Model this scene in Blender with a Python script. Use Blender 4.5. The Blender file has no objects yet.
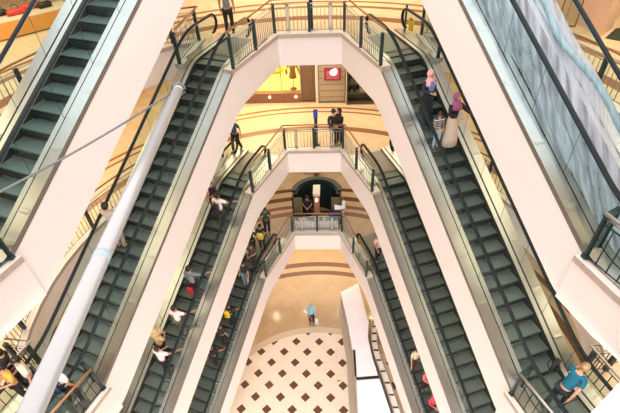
import bpy, bmesh, math, random
from mathutils import Vector, Matrix
from mathutils.geometry import tessellate_polygon
random.seed(7)
PI = math.pi
col = bpy.context.scene.collection
H = 5.0                     # storey height
def LV(k): return 15.0 - H * k   # floor height: k=-1 the camera's floor .. k=3 ground
PHI = math.radians(19.894); TN = math.tan(math.radians(30))
BX, BY = 2.357, -2.878      # corner where an escalator leaves the upper landing
CEN = (0.0, -7.45)          # centre of the round hall

# ------------------------------------------------------------------ materials
def new_mat(name):
    m = bpy.data.materials.new(name); m.use_nodes = True
    nt = m.node_tree; b = nt.nodes['Principled BSDF']
    return m, nt, b
def mat(name, c, rough=0.5, metal=0.0, noise=0.06, scale=6.0, spec=0.5, bump=0.0):
    m, nt, b = new_mat(name)
    tc = nt.nodes.new('ShaderNodeTexCoord'); n = nt.nodes.new('ShaderNodeTexNoise')
    n.inputs['Scale'].default_value = scale; n.inputs['Detail'].default_value = 3
    nt.links.new(tc.outputs['Object'], n.inputs['Vector'])
    mx = nt.nodes.new('ShaderNodeMix'); mx.data_type = 'RGBA'
    mx.inputs[6].default_value = (*[v * (1 - noise) for v in c], 1)
    mx.inputs[7].default_value = (*[min(1, v * (1 + noise)) for v in c], 1)
    nt.links.new(n.outputs['Fac'], mx.inputs[0]); nt.links.new(mx.outputs[2], b.inputs['Base Color'])
    b.inputs['Roughness'].default_value = rough; b.inputs['Metallic'].default_value = metal
    b.inputs['Specular IOR Level'].default_value = spec
    if bump:
        bp = nt.nodes.new('ShaderNodeBump'); bp.inputs['Strength'].default_value = bump
        nt.links.new(n.outputs['Fac'], bp.inputs['Height']); nt.links.new(bp.outputs['Normal'], b.inputs['Normal'])
    return m
def emit(name, c, s):
    m, nt, b = new_mat(name)
    b.inputs['Base Color'].default_value = (*c, 1)
    b.inputs['Emission Color'].default_value = (*c, 1); b.inputs['Emission Strength'].default_value = s
    return m
def glassy(name, tint, refl=0.5, rough=0.02, base=0.03, body=None, bodyf=0.0):
    m, nt, b = new_mat(name); nt.nodes.remove(b)
    out = nt.nodes['Material Output']
    tr = nt.nodes.new('ShaderNodeBsdfTransparent'); tr.inputs[0].default_value = (*tint, 1)
    gl = nt.nodes.new('ShaderNodeBsdfGlossy'); gl.inputs['Roughness'].default_value = rough
    lw = nt.nodes.new('ShaderNodeLayerWeight'); lw.inputs[0].default_value = .5
    fr = nt.nodes.new('ShaderNodeMath'); fr.operation = 'POWER'; fr.inputs[1].default_value = 4.0; nt.links.new(lw.outputs['Facing'], fr.inputs[0])
    ml = nt.nodes.new('ShaderNodeMath'); ml.operation = 'MULTIPLY_ADD'; ml.use_clamp = True
    ml.inputs[1].default_value = refl; ml.inputs[2].default_value = base
    nt.links.new(fr.outputs[0], ml.inputs[0])
    mx = nt.nodes.new('ShaderNodeMixShader')
    nt.links.new(ml.outputs[0], mx.inputs[0]); nt.links.new(tr.outputs[0], mx.inputs[1]); nt.links.new(gl.outputs[0], mx.inputs[2])
    last = mx
    if body:
        df = nt.nodes.new('ShaderNodeBsdfDiffuse'); df.inputs[0].default_value = (*body, 1)
        m2 = nt.nodes.new('ShaderNodeMixShader')
        if isinstance(bodyf, tuple):
            tc = nt.nodes.new('ShaderNodeTexCoord'); mp = nt.nodes.new('ShaderNodeMapping'); mp.inputs['Scale'].default_value = (4.5, .35, .35); mp.inputs['Rotation'].default_value = (0, 0, -PHI)
            n = nt.nodes.new('ShaderNodeTexNoise'); n.inputs['Scale'].default_value = 2.5; n.inputs['Detail'].default_value = 4
            mr = nt.nodes.new('ShaderNodeMapRange'); mr.inputs[1].default_value = .35; mr.inputs[2].default_value = .65
            mr.inputs[3].default_value = bodyf[0]; mr.inputs[4].default_value = bodyf[1]
            nt.links.new(tc.outputs['Object'], mp.inputs[0]); nt.links.new(mp.outputs[0], n.inputs['Vector'])
            nt.links.new(n.outputs['Fac'], mr.inputs[0]); nt.links.new(mr.outputs[0], m2.inputs[0])
        else: m2.inputs[0].default_value = bodyf
        nt.links.new(mx.outputs[0], m2.inputs[1]); nt.links.new(df.outputs[0], m2.inputs[2]); last = m2
    nt.links.new(last.outputs[0], out.inputs[0])
    return m

class N:   # tiny node helper
    def __init__(s, nt): s.nt = nt
    def math(s, op, a, b=None, c=None):
        n = s.nt.nodes.new('ShaderNodeMath'); n.operation = op
        for i, v in enumerate((a, b, c)):
            if v is None: continue
            if isinstance(v, (int, float)): n.inputs[i].default_value = v
            else: s.nt.links.new(v, n.inputs[i])
        return n.outputs[0]
    def mix(s, f, a, b):
        n = s.nt.nodes.new('ShaderNodeMix'); n.data_type = 'RGBA'
        for i, v in ((0, f), (6, a), (7, b)):
            if isinstance(v, tuple): n.inputs[i].default_value = (*v, 1) if len(v) == 3 else v
            elif isinstance(v, (int, float)): n.inputs[i].default_value = v
            else: s.nt.links.new(v, n.inputs[i])
        return n.outputs[2]
    def noise(s, vec, scale, detail=3):
        n = s.nt.nodes.new('ShaderNodeTexNoise'); n.inputs['Scale'].default_value = scale; n.inputs['Detail'].default_value = detail
        s.nt.links.new(vec, n.inputs['Vector']); return n.outputs['Fac']
def floor_mat(name, base, bands, stripe, grid=0.62, ground=False, rough=0.22):
    m, nt, b = new_mat(name); n = N(nt)
    tc = nt.nodes.new('ShaderNodeTexCoord'); sp = nt.nodes.new('ShaderNodeSeparateXYZ')
    nt.links.new(tc.outputs['Object'], sp.inputs[0]); x, y = sp.outputs[0], sp.outputs[1]
    yy = n.math('SUBTRACT', y, CEN[1])
    r = n.math('SQRT', n.math('ADD', n.math('MULTIPLY', x, x), n.math('MULTIPLY', yy, yy)))
    nz = n.noise(tc.outputs['Object'], 1.6, 5)
    # diagonal tiles with narrow joints, each tile a little different
    u = n.math('MULTIPLY', n.math('ADD', x, y), 0.70711); v = n.math('MULTIPLY', n.math('SUBTRACT', x, y), 0.70711)
    ug = n.math('DIVIDE', u, grid); vg = n.math('DIVIDE', v, grid)
    fu = n.math('ABSOLUTE', n.math('SUBTRACT', n.math('FRACT', ug), .5)); fv = n.math('ABSOLUTE', n.math('SUBTRACT', n.math('FRACT', vg), .5))
    joint = n.math('GREATER_THAN', n.math('MAXIMUM', fu, fv), .48)
    cmb = nt.nodes.new('ShaderNodeCombineXYZ'); nt.links.new(n.math('FLOOR', ug), cmb.inputs[0]); nt.links.new(n.math('FLOOR', vg), cmb.inputs[1])
    wn = nt.nodes.new('ShaderNodeTexWhiteNoise'); wn.noise_dimensions = '3D'; nt.links.new(cmb.outputs[0], wn.inputs['Vector'])
    tone = n.math('ADD', n.math('MULTIPLY', wn.outputs['Value'], .5), n.math('MULTIPLY', nz, .5))
    c = n.mix(tone, tuple(v * .86 for v in base), tuple(min(1, v * 1.1) for v in base))
    c = n.mix(n.math('MULTIPLY', joint, .35), c, tuple(v * .55 for v in base))
    for (r0, r1, sc) in bands:
        f = n.math('MULTIPLY', n.math('GREATER_THAN', r, r0), n.math('LESS_THAN', r, r1))
        c = n.mix(f, c, sc)
    if ground:
        P = 1.2 * 0.70711; u0 = (0.62 - 4.80) * .70711; v0 = (0.62 + 4.80) * .70711
        au = n.math('ABSOLUTE', n.math('SUBTRACT', n.math('FRACT', n.math('ADD', n.math('DIVIDE', n.math('SUBTRACT', u, u0), P), .5)), .5))
        av = n.math('ABSOLUTE', n.math('SUBTRACT', n.math('FRACT', n.math('ADD', n.math('DIVIDE', n.math('SUBTRACT', v, v0), P), .5)), .5))
        dm = n.math('MAXIMUM', au, av)
        # square white slabs between the dark lozenges
        jx = n.math('ABSOLUTE', n.math('SUBTRACT', n.math('FRACT', n.math('DIVIDE', n.math('SUBTRACT', x, .32), .6)), .5))
        jy = n.math('ABSOLUTE', n.math('SUBTRACT', n.math('FRACT', n.math('DIVIDE', n.math('SUBTRACT', y, .3), .6)), .5))
        j2 = n.math('GREATER_THAN', n.math('MAXIMUM', jx, jy), .485)
        d = n.mix(nz, (.74, .63, .50), (.86, .77, .65))
        d = n.mix(n.math('MULTIPLY', j2, .22), d, (.5, .38, .27))
        d = n.mix(n.math('LESS_THAN', dm, .195), d, (.13, .055, .04))
        c = n.mix(n.math('LESS_THAN', r, 5.35), c, (.62, .50, .38))
        c = n.mix(n.math('LESS_THAN', r, 5.0), c, d)
    nt.links.new(c, b.inputs['Base Color'])
    b.inputs['Roughness'].default_value = rough
    return m

BR = (.14, .055, .022)
M = {}
M['floorA'] = floor_mat('stone_floor_upper', (.80, .66, .46), [(9.0, 9.45, (.30, .15, .08)), (10.35, 10.62, (.33, .16, .07)), (11.0, 11.2, (.33, .16, .07))], BR)
M['floorB'] = floor_mat('stone_floor_middle', (.78, .62, .42), [(9.15, 9.5, (.30, .15, .08)), (10.75, 10.88, (.33, .15, .06)), (11.12, 11.28, (.33, .15, .06))], BR)
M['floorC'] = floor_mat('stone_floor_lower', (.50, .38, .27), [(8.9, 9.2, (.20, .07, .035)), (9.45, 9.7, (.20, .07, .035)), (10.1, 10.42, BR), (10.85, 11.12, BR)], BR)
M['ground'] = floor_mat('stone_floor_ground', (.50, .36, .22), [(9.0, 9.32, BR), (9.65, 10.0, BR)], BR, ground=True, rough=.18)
M['cream'] = mat('cream_cladding', (.84, .775, .74), .5, noise=.012, scale=1.2)
M['ceiling'] = mat('ceiling_plaster', (.75, .62, .5), .8)
M['ledge'] = mat('pale_stone_ledge', (.82, .77, .70), .3, noise=.05, scale=9)
M['ledge_dark'] = mat('grey_stone_lip', (.46, .37, .31), .5, noise=.25, scale=14)
M['steel'] = mat('brushed_steel', (.54, .54, .53), .29, 1.0, noise=.08, scale=3)
M['steel_light'] = mat('pale_steel', (.56, .56, .54), .34, .9, noise=.05)
M['steel_lip'] = mat('dull_steel_edge', (.26, .24, .20), .45, .7, noise=.08)
M['tread'] = None
M['riser'] = mat('dark_ribbed_riser', (.03, .042, .040), .5, .2, noise=.2, scale=20)
M['yellow'] = mat('yellow_line', (.30, .28, .10), .5)
M['rubber'] = mat('black_green_rubber', (.006, .014, .015), .5, noise=.1, spec=.25)
M['comb'] = mat('olive_grey_comb', (.20, .19, .14), .5, .3)
M['glass'] = glassy('balustrade_glass', (.74, .87, .86), refl=.28, base=.02)
M['shopglass'] = glassy('shop_glass', (.95, .95, .9), refl=.6, base=.02)
M['green'] = mat('dark_green_paint', (.007, .028, .028), .35, noise=.1)
M['baluster'] = mat('grey_green_steel', (.30, .33, .27), .35, .5, noise=.1)
M['bal_dark'] = mat('dark_baluster_steel', (.02, .045, .045), .35, .3, noise=.1)
M['wood'] = mat('varnished_wood_rail', (.30, .14, .06), .28, noise=.2, scale=8)
M['plate'] = mat('grey_landing_plate', (.25, .25, .22), .45, .4, noise=.12, scale=30)
M['tube'] = mat('white_painted_tube', (.42, .42, .42), .28, .3, noise=.01)
M['rope'] = mat('grey_rope', (.16, .17, .17), .7)
M['white'] = mat('white_paper', (.86, .84, .92), .8, noise=.03, scale=2)
M['black'] = mat('black_stuff', (.012, .012, .014), .6)
M['brown'] = mat('dark_brown_wood', (.10, .045, .02), .4, noise=.3, scale=10)
M['midwood'] = mat('reddish_wood', (.26, .12, .07), .4, noise=.2, scale=10)
M['olive'] = mat('olive_brown_board', (.10, .08, .03), .5, noise=.25, scale=8)
M['downlight'] = emit('warm_downlight', (1, .84, .55), 9)
M['plastic'] = glassy('clear_plastic_sheet', (.80, .88, .93), refl=.4, rough=.15, base=.04, body=(.48, .50, .55), bodyf=(.30, .9))
M['plasticb'] = glassy('bluish_plastic_roll', (.6, .8, .86), refl=.4, rough=.15, base=.05, body=(.42, .56, .60), bodyf=(.25, .75))
def tread_mat():
    m, nt, b = new_mat('teal_grey_tread'); n = N(nt)
    tc = nt.nodes.new('ShaderNodeTexCoord'); sp = nt.nodes.new('ShaderNodeSeparateXYZ')
    nt.links.new(tc.outputs['Object'], sp.inputs[0])
    st = n.math('FRACT', n.math('MULTIPLY', sp.outputs[0], 28.0))
    nz = n.noise(tc.outputs['Object'], 3.0, 4)
    c = n.mix(n.math('GREATER_THAN', st, .5), (.105, .145, .138), (.18, .235, .22))
    c = n.mix(n.math('MULTIPLY', nz, .45), c, (.12, .145, .135))
    nt.links.new(c, b.inputs['Base Color']); b.inputs['Roughness'].default_value = .42; b.inputs['Metallic'].default_value = .35
    return m
M['tread'] = tread_mat()

# ------------------------------------------------------------------ mesh helpers
class MB:
    def __init__(s): s.v = []; s.f = []; s.m = []; s.sm = []
    def add(s, vs, fs, mi=0, smooth=False):
        o = len(s.v); s.v += [tuple(v) for v in vs]
        for f in fs: s.f.append([i + o for i in f]); s.m.append(mi); s.sm.append(smooth)
    def box(s, c, d, mi=0, rz=0.0, M4=None):
        x, y, z = d[0] / 2, d[1] / 2, d[2] / 2
        vs = [Vector(p) for p in ((-x, -y, -z), (x, -y, -z), (x, y, -z), (-x, y, -z), (-x, -y, z), (x, -y, z), (x, y, z), (-x, y, z))]
        R = M4 if M4 else Matrix.Rotation(rz, 3, 'Z')
        s.add([R @ v + Vector(c) for v in vs], [(0, 3, 2, 1), (4, 5, 6, 7), (0, 1, 5, 4), (1, 2, 6, 5), (2, 3, 7, 6), (3, 0, 4, 7)], mi)
    def bbox_(s, p0, p1, mi=0):
        s.box([(a + b) / 2 for a, b in zip(p0, p1)], [abs(a - b) for a, b in zip(p0, p1)], mi)
    def tube(s, pts, r, seg=8, mi=0, ry=None, closed=False, caps=True, up=Vector((0, 0, 1))):
        pts = [Vector(p) for p in pts]; n = len(pts); ring = []
        rs = r if isinstance(r, (list, tuple)) else [r] * n
        for i in range(n):
            a = pts[(i - 1) % n] if (closed or i > 0) else pts[i]; b = pts[(i + 1) % n] if (closed or i < n - 1) else pts[i]
            t = (b - a).normalized()
            u = up
            if abs(t.dot(u)) > .95 and ry is None: u = Vector((1, 0, 0)) if abs(t.x) < .9 else Vector((0, 1, 0))
            side = t.cross(u)
            if side.length < 1e-4: side = t.cross(Vector((0, 1, 0)))
            side.normalize(); w = side.cross(t).normalized()
            ring.append([pts[i] + side * math.cos(2 * PI * k / seg) * rs[i] + w * math.sin(2 * PI * k / seg) * (rs[i] if ry is None else ry) for k in range(seg)])
        vs = [v for R_ in ring for v in R_]; fs = []
        for i in range(n if closed else n - 1):
            j = (i + 1) % n
            for k in range(seg):
                k2 = (k + 1) % seg; fs.append((i * seg + k, i * seg + k2, j * seg + k2, j * seg + k))
        if caps and not closed: fs.append(tuple(range(seg))[::-1]); fs.append(tuple((n - 1) * seg + k for k in range(seg)))
        s.add(vs, fs, mi, True)
    def prism(s, poly, z0, z1, mi=0, side=None, bot=None):
        side = mi if side is None else side; bot = side if bot is None else bot
        n = len(poly); vs = [(p[0], p[1], z0) for p in poly] + [(p[0], p[1], z1) for p in poly]
        tr = tessellate_polygon([[Vector((p[0], p[1], 0)) for p in poly]])
        def area(t):
            a, b_, c = (poly[i] for i in t); return (b_[0] - a[0]) * (c[1] - a[1]) - (c[0] - a[0]) * (b_[1] - a[1])
        tr = [t if area(t) > 0 else t[::-1] for t in tr]
        s.add(vs, [tuple(i + n for i in t) for t in tr], mi)
        s.add(vs, [tuple(t[::-1]) for t in tr], bot)
        A = sum(poly[i][0] * poly[(i + 1) % n][1] - poly[(i + 1) % n][0] * poly[i][1] for i in range(n))
        s.add(vs, [((i, (i + 1) % n, (i + 1) % n + n, i + n) if A > 0 else ((i + 1) % n, i, i + n, (i + 1) % n + n)) for i in range(n)], side)
    def ell(s, c, r, mi=0, seg=12, rings=8, R=None, z0=-1.0, z1=1.0):
        vs = []; fs = []
        a0, a1 = math.asin(z0), math.asin(z1)
        for i in range(rings + 1):
            a = a0 + (a1 - a0) * i / rings
            for k in range(seg):
                t = 2 * PI * k / seg
                v = Vector((math.cos(a) * math.cos(t) * r[0], math.cos(a) * math.sin(t) * r[1], math.sin(a) * r[2]))
                if R: v = R @ v
                vs.append(v + Vector(c))
        for i in range(rings):
            for k in range(seg):
                k2 = (k + 1) % seg; fs.append((i * seg + k, i * seg + k2, (i + 1) * seg + k2, (i + 1) * seg + k))
        fs.append(tuple(range(seg))[::-1]); fs.append(tuple(rings * seg + k for k in range(seg)))
        s.add(vs, fs, mi, True)
    def mesh(s, name, mats):
        me = bpy.data.meshes.new(name); me.from_pydata(s.v, [], s.f)
        for m in mats: me.materials.append(m)
        me.polygons.foreach_set('material_index', s.m); me.polygons.foreach_set('use_smooth', s.sm); me.update()
        return me
def link(o, parent=None):
    col.objects.link(o)
    if parent is not None: o.parent = parent
    return o
def obj(name, mb, mats, parent=None, loc=None):
    if not isinstance(mats, (list, tuple)): mats = [mats]
    me = mb.mesh(name, mats) if isinstance(mb, MB) else mb
    o = bpy.data.objects.new(name, me)
    if loc: o.location = loc
    return link(o, parent)
def empty(name, loc, rz=0.0):
    o = bpy.data.objects.new(name, None); o.empty_display_size = .2; o.location = loc; o.rotation_euler = (0, 0, rz); return link(o)
def tag(o, label=None, cat=None, group=None, kind=None):
    if label: o['label'] = label
    if cat: o['category'] = cat
    if group: o['group'] = group
    if kind: o['kind'] = kind
    return o

# ------------------------------------------------------------------ escalator path frame
def P(side, s, w, z=0.0):
    return Vector((side * (BX + s * math.sin(PHI) + w * math.cos(PHI)), BY - s * math.cos(PHI) + w * math.sin(PHI), z))
def srange(a, b, n): return [a + (b - a) * i / n for i in range(n + 1)]
def sclamp(v, lo, hi, k=.22):
    # smooth clamp
    def smin(a, b): h = max(0, min(1, .5 + .5 * (b - a) / k)); return b * (1 - h) + a * h - k * h * (1 - h)
    return -smin(-smin(v, hi), -lo)
def deck(s): return sclamp(-.05 - TN * s, -4.90, .10, .2)
def nose(s): return sclamp(-.17 - TN * s, -5.0, 0.0, .12)
def under(s): return sclamp(-1.50 - TN * s, -6.15, -1.25, .10)
def hrail(s): return sclamp(-.05 + .93 - TN * s, -3.95, 1.03, .35)
S_TOP, S_BOT = -1.15, 9.45      # combs
E_TOP, E_BOT = -1.75, 10.2      # newel centres
SS = [-2.6, -1.9, -1.5] + srange(-1.2, .8, 14) + srange(1.2, 7.2, 6) + srange(7.6, 9.6, 14) + [10.0, 10.5, 11.0]
NS = len(SS)
def strip(mb, side, w0, w1, zt, zb, ss, org, mi=0, mside=None):
    """prism following the profile between two lateral offsets"""
    mside = mi if mside is None else mside
    vs = []
    for s in ss:
        for (w, zf) in ((w0, zt), (w1, zt), (w1, zb), (w0, zb)): vs.append(P(side, s, w, zf(s)) - org)
    n = len(ss)
    top, oth = [], []
    for i in range(n - 1):
        a, b = i * 4, (i + 1) * 4
        for k in range(4):
            k2 = (k + 1) % 4; f = (a + k, a + k2, b + k2, b + k)
            if side < 0: f = f[::-1]
            (top if k == 0 else oth).append(f)
    oth += [(0, 3, 2, 1) if side > 0 else (0, 1, 2, 3), ((n - 1) * 4, (n - 1) * 4 + 1, (n - 1) * 4 + 2, (n - 1) * 4 + 3)]
    mb.add(vs, top, mi); mb.add(vs, oth, mside)
def hr_path(side, w, org):
    pts = []
    r = .30
    ztop = hrail(E_TOP); zb = hrail(E_BOT)
    for k in range(9):
        a = -PI / 2 - PI * k / 8           # bottom of the loop to the top, round the far end
        pts.append((E_TOP - r * abs(math.cos(a)) if 0 < k < 8 else E_TOP, ztop - r + r * math.sin(a) * 1.0 if False else ztop - r - r * math.cos(PI * k / 8)))
    for s in [q for q in SS if E_TOP < q < E_BOT]: pts.append((s, hrail(s)))
    for k in range(9):
        pts.append((E_BOT + r * math.sin(PI * k / 8), zb - r + r * math.cos(PI * k / 8)))
    return pts
def make_escalator(side, skip=()):
    org = P(side, 8.3, .95, -5.0)
    root = empty('escalator', (0, 0, 0))
    W = 1.90
    # cladding
    c = MB(); ss = [s for s in SS if -.05 <= s <= 9.4]; ss = [-.9] + ss
    strip(c, side, .28, W - .28, lambda s: deck(s) - .55, under, ss, org, 0)
    strip(c, side, 0.0, .30, lambda s: deck(s) - .10, under, ss, org, 0)
    strip(c, side, W - .30, W, lambda s: deck(s) - .10, under, ss, org, 0)
    obj('side_cladding', c, M['cream'], root)
    for (nm, w0, w1, l0, l1) in (('inner_deck', -.015, .285, True, False), ('outer_deck', 1.63, W + .015, False, True)):
        d = MB(); strip(d, side, w0, w1, deck, lambda s: deck(s) - .13, SS, org, 0, 1)
        obj(nm, d, [M['steel'], M['steel_lip']], root)
    for (nm, w0, w1) in (('inner_skirt', .315, .44), ('outer_skirt', 1.46, 1.585)):
        d = MB(); strip(d, side, w0, w1, lambda s: deck(s) - .005, lambda s: deck(s) - .35, SS, org, 0, 1)
        obj(nm, d, [M['steel_light'], M['riser']], root)
    # raised glint caps on the decks
    for w in (.16, 1.74):          # small downlights let into the underside
        for i in range(7):
            s = 1.0 + i * 1.05; q = P(side, s, w, under(s) - .012) - org; dl = MB()
            sl = Vector((side * math.sin(PHI), -math.cos(PHI), -TN)).normalized(); lt = (P(side, 0, 1, 0) - P(side, 0, 0, 0)).normalized()
            dl.add([lt * math.cos(t) * .06 + sl * math.sin(t) * .06 for t in [2 * PI * k / 12 for k in range(12)]] + [lt * math.cos(t) * .075 + sl * math.sin(t) * .075 + Vector((0, 0, .02)) for t in [2 * PI * k / 12 for k in range(12)]], [tuple(range(12))] + [(k, (k + 1) % 12, 12 + (k + 1) % 12, 12 + k) for k in range(12)])
            obj('downlight', dl, M['downlight'], root, q)
    for w in (.14, 1.77):  # domed caps added so their curve gives the decks regular glints
        for i in range(7):
            jc = MB()
            s = .6 + i * 1.16
            o0 = P(side, s, w, deck(s)) - org
            a = [P(side, s + q, w, deck(s + q) + .002 + .006 * (1 - (q / .05) ** 2)) - org - o0 for q in (-.05, -.025, 0, .025, .05)]
            off = P(side, 0, .11, 0) - P(side, 0, 0, 0)
            vs = [v - off for v in a] + [v + off for v in a]
            jc.add(vs, [((k, k + 1, k + 6, k + 5) if side < 0 else (k, k + 5, k + 6, k + 1)) for k in range(4)], 0, True)
            obj('deck_glint_cap', jc, M['steel'], root, o0)
    for nm, w in (('inner', .30), ('outer', 1.60)):
        hp = hr_path(side, w, org)
        t = MB()
        pts = [P(side, s, w, z) - org for s, z in hp]
        lat = (P(side, 0, 1, 0) - P(side, 0, 0, 0)).normalized()
        # rounded flat handrail section
        ring = []
        n = len(pts)
        for i in range(n):
            a = pts[max(0, i - 1)]; b = pts[min(n - 1, i + 1)]; tt = (b - a).normalized(); up = lat.cross(tt).normalized()
            ring.append([pts[i] + lat * math.cos(q) * .055 + up * math.sin(q) * .032 for q in [2 * PI * k / 10 for k in range(10)]])
        vs = [v for r_ in ring for v in r_]; fs = []
        for i in range(n - 1):
            for k in range(10):
                k2 = (k + 1) % 10; fs.append((i * 10 + k, i * 10 + k2, (i + 1) * 10 + k2, (i + 1) * 10 + k))
        t.add(vs, fs, 0, True)
        obj(nm + '_handrail', t, M['rubber'], root)
        # bright guide strip just below the rubber
        g = MB(); gp = [(s, z - .045) for s, z in hp[8:-8]]
        g.tube([P(side, s, w, z) - org for s, z in gp], .018, 6)
        obj(nm + '_rail_guide', g, M['steel_light'], root)
        gl = MB()
        low = {}
        cols = [(s, hrail(s) - .03, deck(s) - .02) for s in SS if E_TOP <= s <= E_BOT]
        r = .30
        arcT = [(E_TOP - r * math.sin(PI * k / 12), hrail(E_TOP) - r + (r - .02) * math.cos(PI * k / 12), hrail(E_TOP) - r - (r - .02) * math.cos(PI * k / 12)) for k in range(6, 0, -1)]
        arcB = [(E_BOT + r * math.sin(PI * k / 12), hrail(E_BOT) - r + (r - .02) * math.cos(PI * k / 12), hrail(E_BOT) - r - (r - .02) * math.cos(PI * k / 12)) for k in range(1, 7)]
        arcT = [(a, b, min(c, b)) for a, b, c in arcT]; arcB = [(a, b, min(c, b)) for a, b, c in arcB]
        allc = arcT + cols + arcB
        vs = []
        for (s, zt, zb) in allc: vs += [P(side, s, w - .006, zt) - org, P(side, s, w - .006, zb) - org]
        gl.add(vs, [(2 * i, 2 * i + 1, 2 * i + 3, 2 * i + 2) for i in range(len(allc) - 1)], 0)
        jo = MB()
        for i in range(7):                # joints between panes
            s = 1.2 + i * 1.16
            a = P(side, s, w, deck(s)) - org; b = P(side, s, w, hrail(s) - .03) - org
            jo.tube([a, b], .005, 5)
        pane = obj(nm + '_glass_balustrade', gl, M['glass'], root)
        obj('pane_joint', jo, M['bal_dark'], pane)
    # landing plates
    for nm, s0, s1, z in (('upper_landing_plate', -2.55, S_TOP, .0), ('lower_landing_plate', S_BOT, 10.95, -5.0)):
        m = MB(); strip(m, side, .44, 1.46, lambda s: z + .015, lambda s: z - .12, [s0, s1], org); obj(nm, m, M['plate'], root)
    for nm, s0, s1, z in (('upper_comb', S_TOP, S_TOP + .12, .0), ('lower_comb', S_BOT - .12, S_BOT, -5.0)):
        m = MB(); strip(m, side, .45, 1.45, lambda s: z + .022, lambda s: z - .05, [s0, s1], org); obj(nm, m, M['comb'], root)
    # one step, then copies
    st = MB(); ln = .40
    st.bbox_((-.5, -ln, -.03), (.5, 0, 0), 0)
    # curved riser below the nosing
    pr = [(0, -.0), (.0, -.03), (-.012, -.09), (-.035, -.16), (-.05, -.235)]
    vs = []
    for q, z in pr: vs += [(-.5, q, z), (.5, q, z)]
    st.add(vs, [(2 * i, 2 * i + 2, 2 * i + 3, 2 * i + 1) for i in range(4)], 1, True)
    st.bbox_((-.5, -.32, -.235), (.5, -.05, -.03), 1)
    for x in (-.49, .47): st.bbox_((x, -ln, 0), (x + .013, -.005, .003), 2)
    st.bbox_((-.5, -.030, 0), (.5, -.004, .003), 1)
    me = st.mesh('step', [M['tread'], M['riser'], M['yellow']])
    ang = math.atan2(-math.cos(PHI), side * math.sin(PHI)) - PI / 2   # +y of the step points downhill
    s = S_TOP + .06 + ln
    while s < S_BOT + .1:
        z = nose(s)
        if s < -.3: z = -.002
        z = max(min(z, 0), -5.0)
        o = bpy.data.objects.new('step', me); o.location = P(side, s, .95, z) - org; o.rotation_euler = (0, 0, ang); link(o, root)
        s += ln
    return root, org
def copy_tree(o, parent=None):
    c = o.copy(); col.objects.link(c)
    if parent is not None: c.parent = parent
    for ch in list(o.children): copy_tree(ch, c)
    return c
esc_lab = {
 (-1, 1): 'cream clad escalator shrouded in clear plastic, nearest one at the upper right',
 (-1, -1): 'cream clad escalator with dark teal steps, nearest one at the upper left corner',
 (0, 1): 'cream clad escalator carrying a mother in purple headscarf, reaching the top landing on the right',
 (0, -1): 'cream clad escalator running beside the thick white tube, reaching the top landing on the left',
 (1, 1): 'empty cream clad escalator on the right reaching the landing where the couple stand',
 (1, -1): 'cream clad escalator on the left with people in white shirts and a straw hat',
 (2, 1): 'lowest cream clad escalator on the right, beside the white covered counter',
 (2, -1): 'lowest cream clad escalator on the left, beside the diamond patterned floor'}
for side in (1, -1):
    root, org = make_escalator(side)
    for k in (-1, 0, 1, 2):
        o = root if k == -1 else copy_tree(root)
        o.location = org + Vector((0, 0, LV(k)))
        tag(o, esc_lab[(k, side)], 'escalator', 'escalators crossing the atrium')

# plastic shroud over the nearest right escalator
def shroud():
    mb = MB(); org = P(1, 4.0, .95, LV(-1)); vs = []; fs = []
    NW, NL = 30, 60; rnd = random.Random(3)
    ph = [rnd.uniform(0, 6.28) for _ in range(8)]
    for i in range(NL + 1):
        s = -1.0 + 10.2 * i / NL
        for j in range(NW + 1):
            t = j / NW; w = .32 + 1.24 * t
            z = deck(s) + .12 + .45 * t ** 3
            z += .045 * math.sin(9 * t * PI + ph[0] + .8 * math.sin(s * 1.3 + ph[1])) + .02 * math.sin(21 * t + s * 2.1 + ph[2]) + .03 * math.sin(s * 3.1 + ph[3] + 4 * t)
            vs.append(P(1, s, w, z + LV(-1)) - org)
    for i in range(NL):
        for j in range(NW):
            a = i * (NW + 1) + j; fs.append((a, a + 1, a + NW + 2, a + NW + 1))
    mb.add(vs, fs, 0, True)
    o = obj('plastic_sheet', mb, M['plastic'], None, org)
    tag(o, 'crumpled clear plastic sheet covering the steps of the upper right escalator', 'plastic sheet')
    mb = MB(); pts = []
    for i in range(50):
        s = -.6 + 9.2 * i / 49; w = 1.38 + .08 * math.sin(s * 1.1) + .04 * math.sin(s * 3.3)
        pts.append(P(1, s, w, LV(-1) + deck(s) + .50 + .05 * math.sin(s * 2.3)) - org)
    mb.tube(pts, [.055 + .022 * math.sin(i * .9) + .015 * math.sin(i * 2.3) for i in range(50)], 10, ry=.06)
    o = obj('plastic_roll', mb, M['plasticb'], None, org)
    tag(o, 'twisted bluish plastic wrap running along the outer handrail of the shrouded escalator', 'plastic wrap')
shroud()

# ------------------------------------------------------------------ floors
def arcpts(a0, a1, n, r=8.2):
    return [(CEN[0] + r * math.sin(a), CEN[1] + r * math.cos(a)) for a in srange(a0, a1, n)]
def xy(v): return (v.x, v.y)
Q0 = (4.22, -2.30); Q1 = (4.02, -.55); 
arcR = arcpts(math.radians(35), math.radians(106), 12)
A0 = (1.148, 0.0); A1 = (BX, BY)
C0 = xy(P(1, S_TOP, 0)); C1 = xy(P(1, S_TOP, 1.9)); C1b = xy(P(1, 0, 1.9))
N0 = xy(P(1, 8.15, 1.9)); N1 = xy(P(1, S_BOT, 1.9)); N2 = xy(P(1, S_BOT, 0)); N3 = (5.05, -10.60)
NEAR = [N3, (5.36, -11.45), (5.75, -12.22), (3.2, -14.15), (1.6, -16.3), (0.0, -16.4)]
right = [A0, A1, C0, C1, C1b, Q0, Q1] + arcR + [N0, N1, N2] + NEAR
void = right + [(-x, y) for x, y in right[::-1] if abs(x) > 1e-6]
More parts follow.
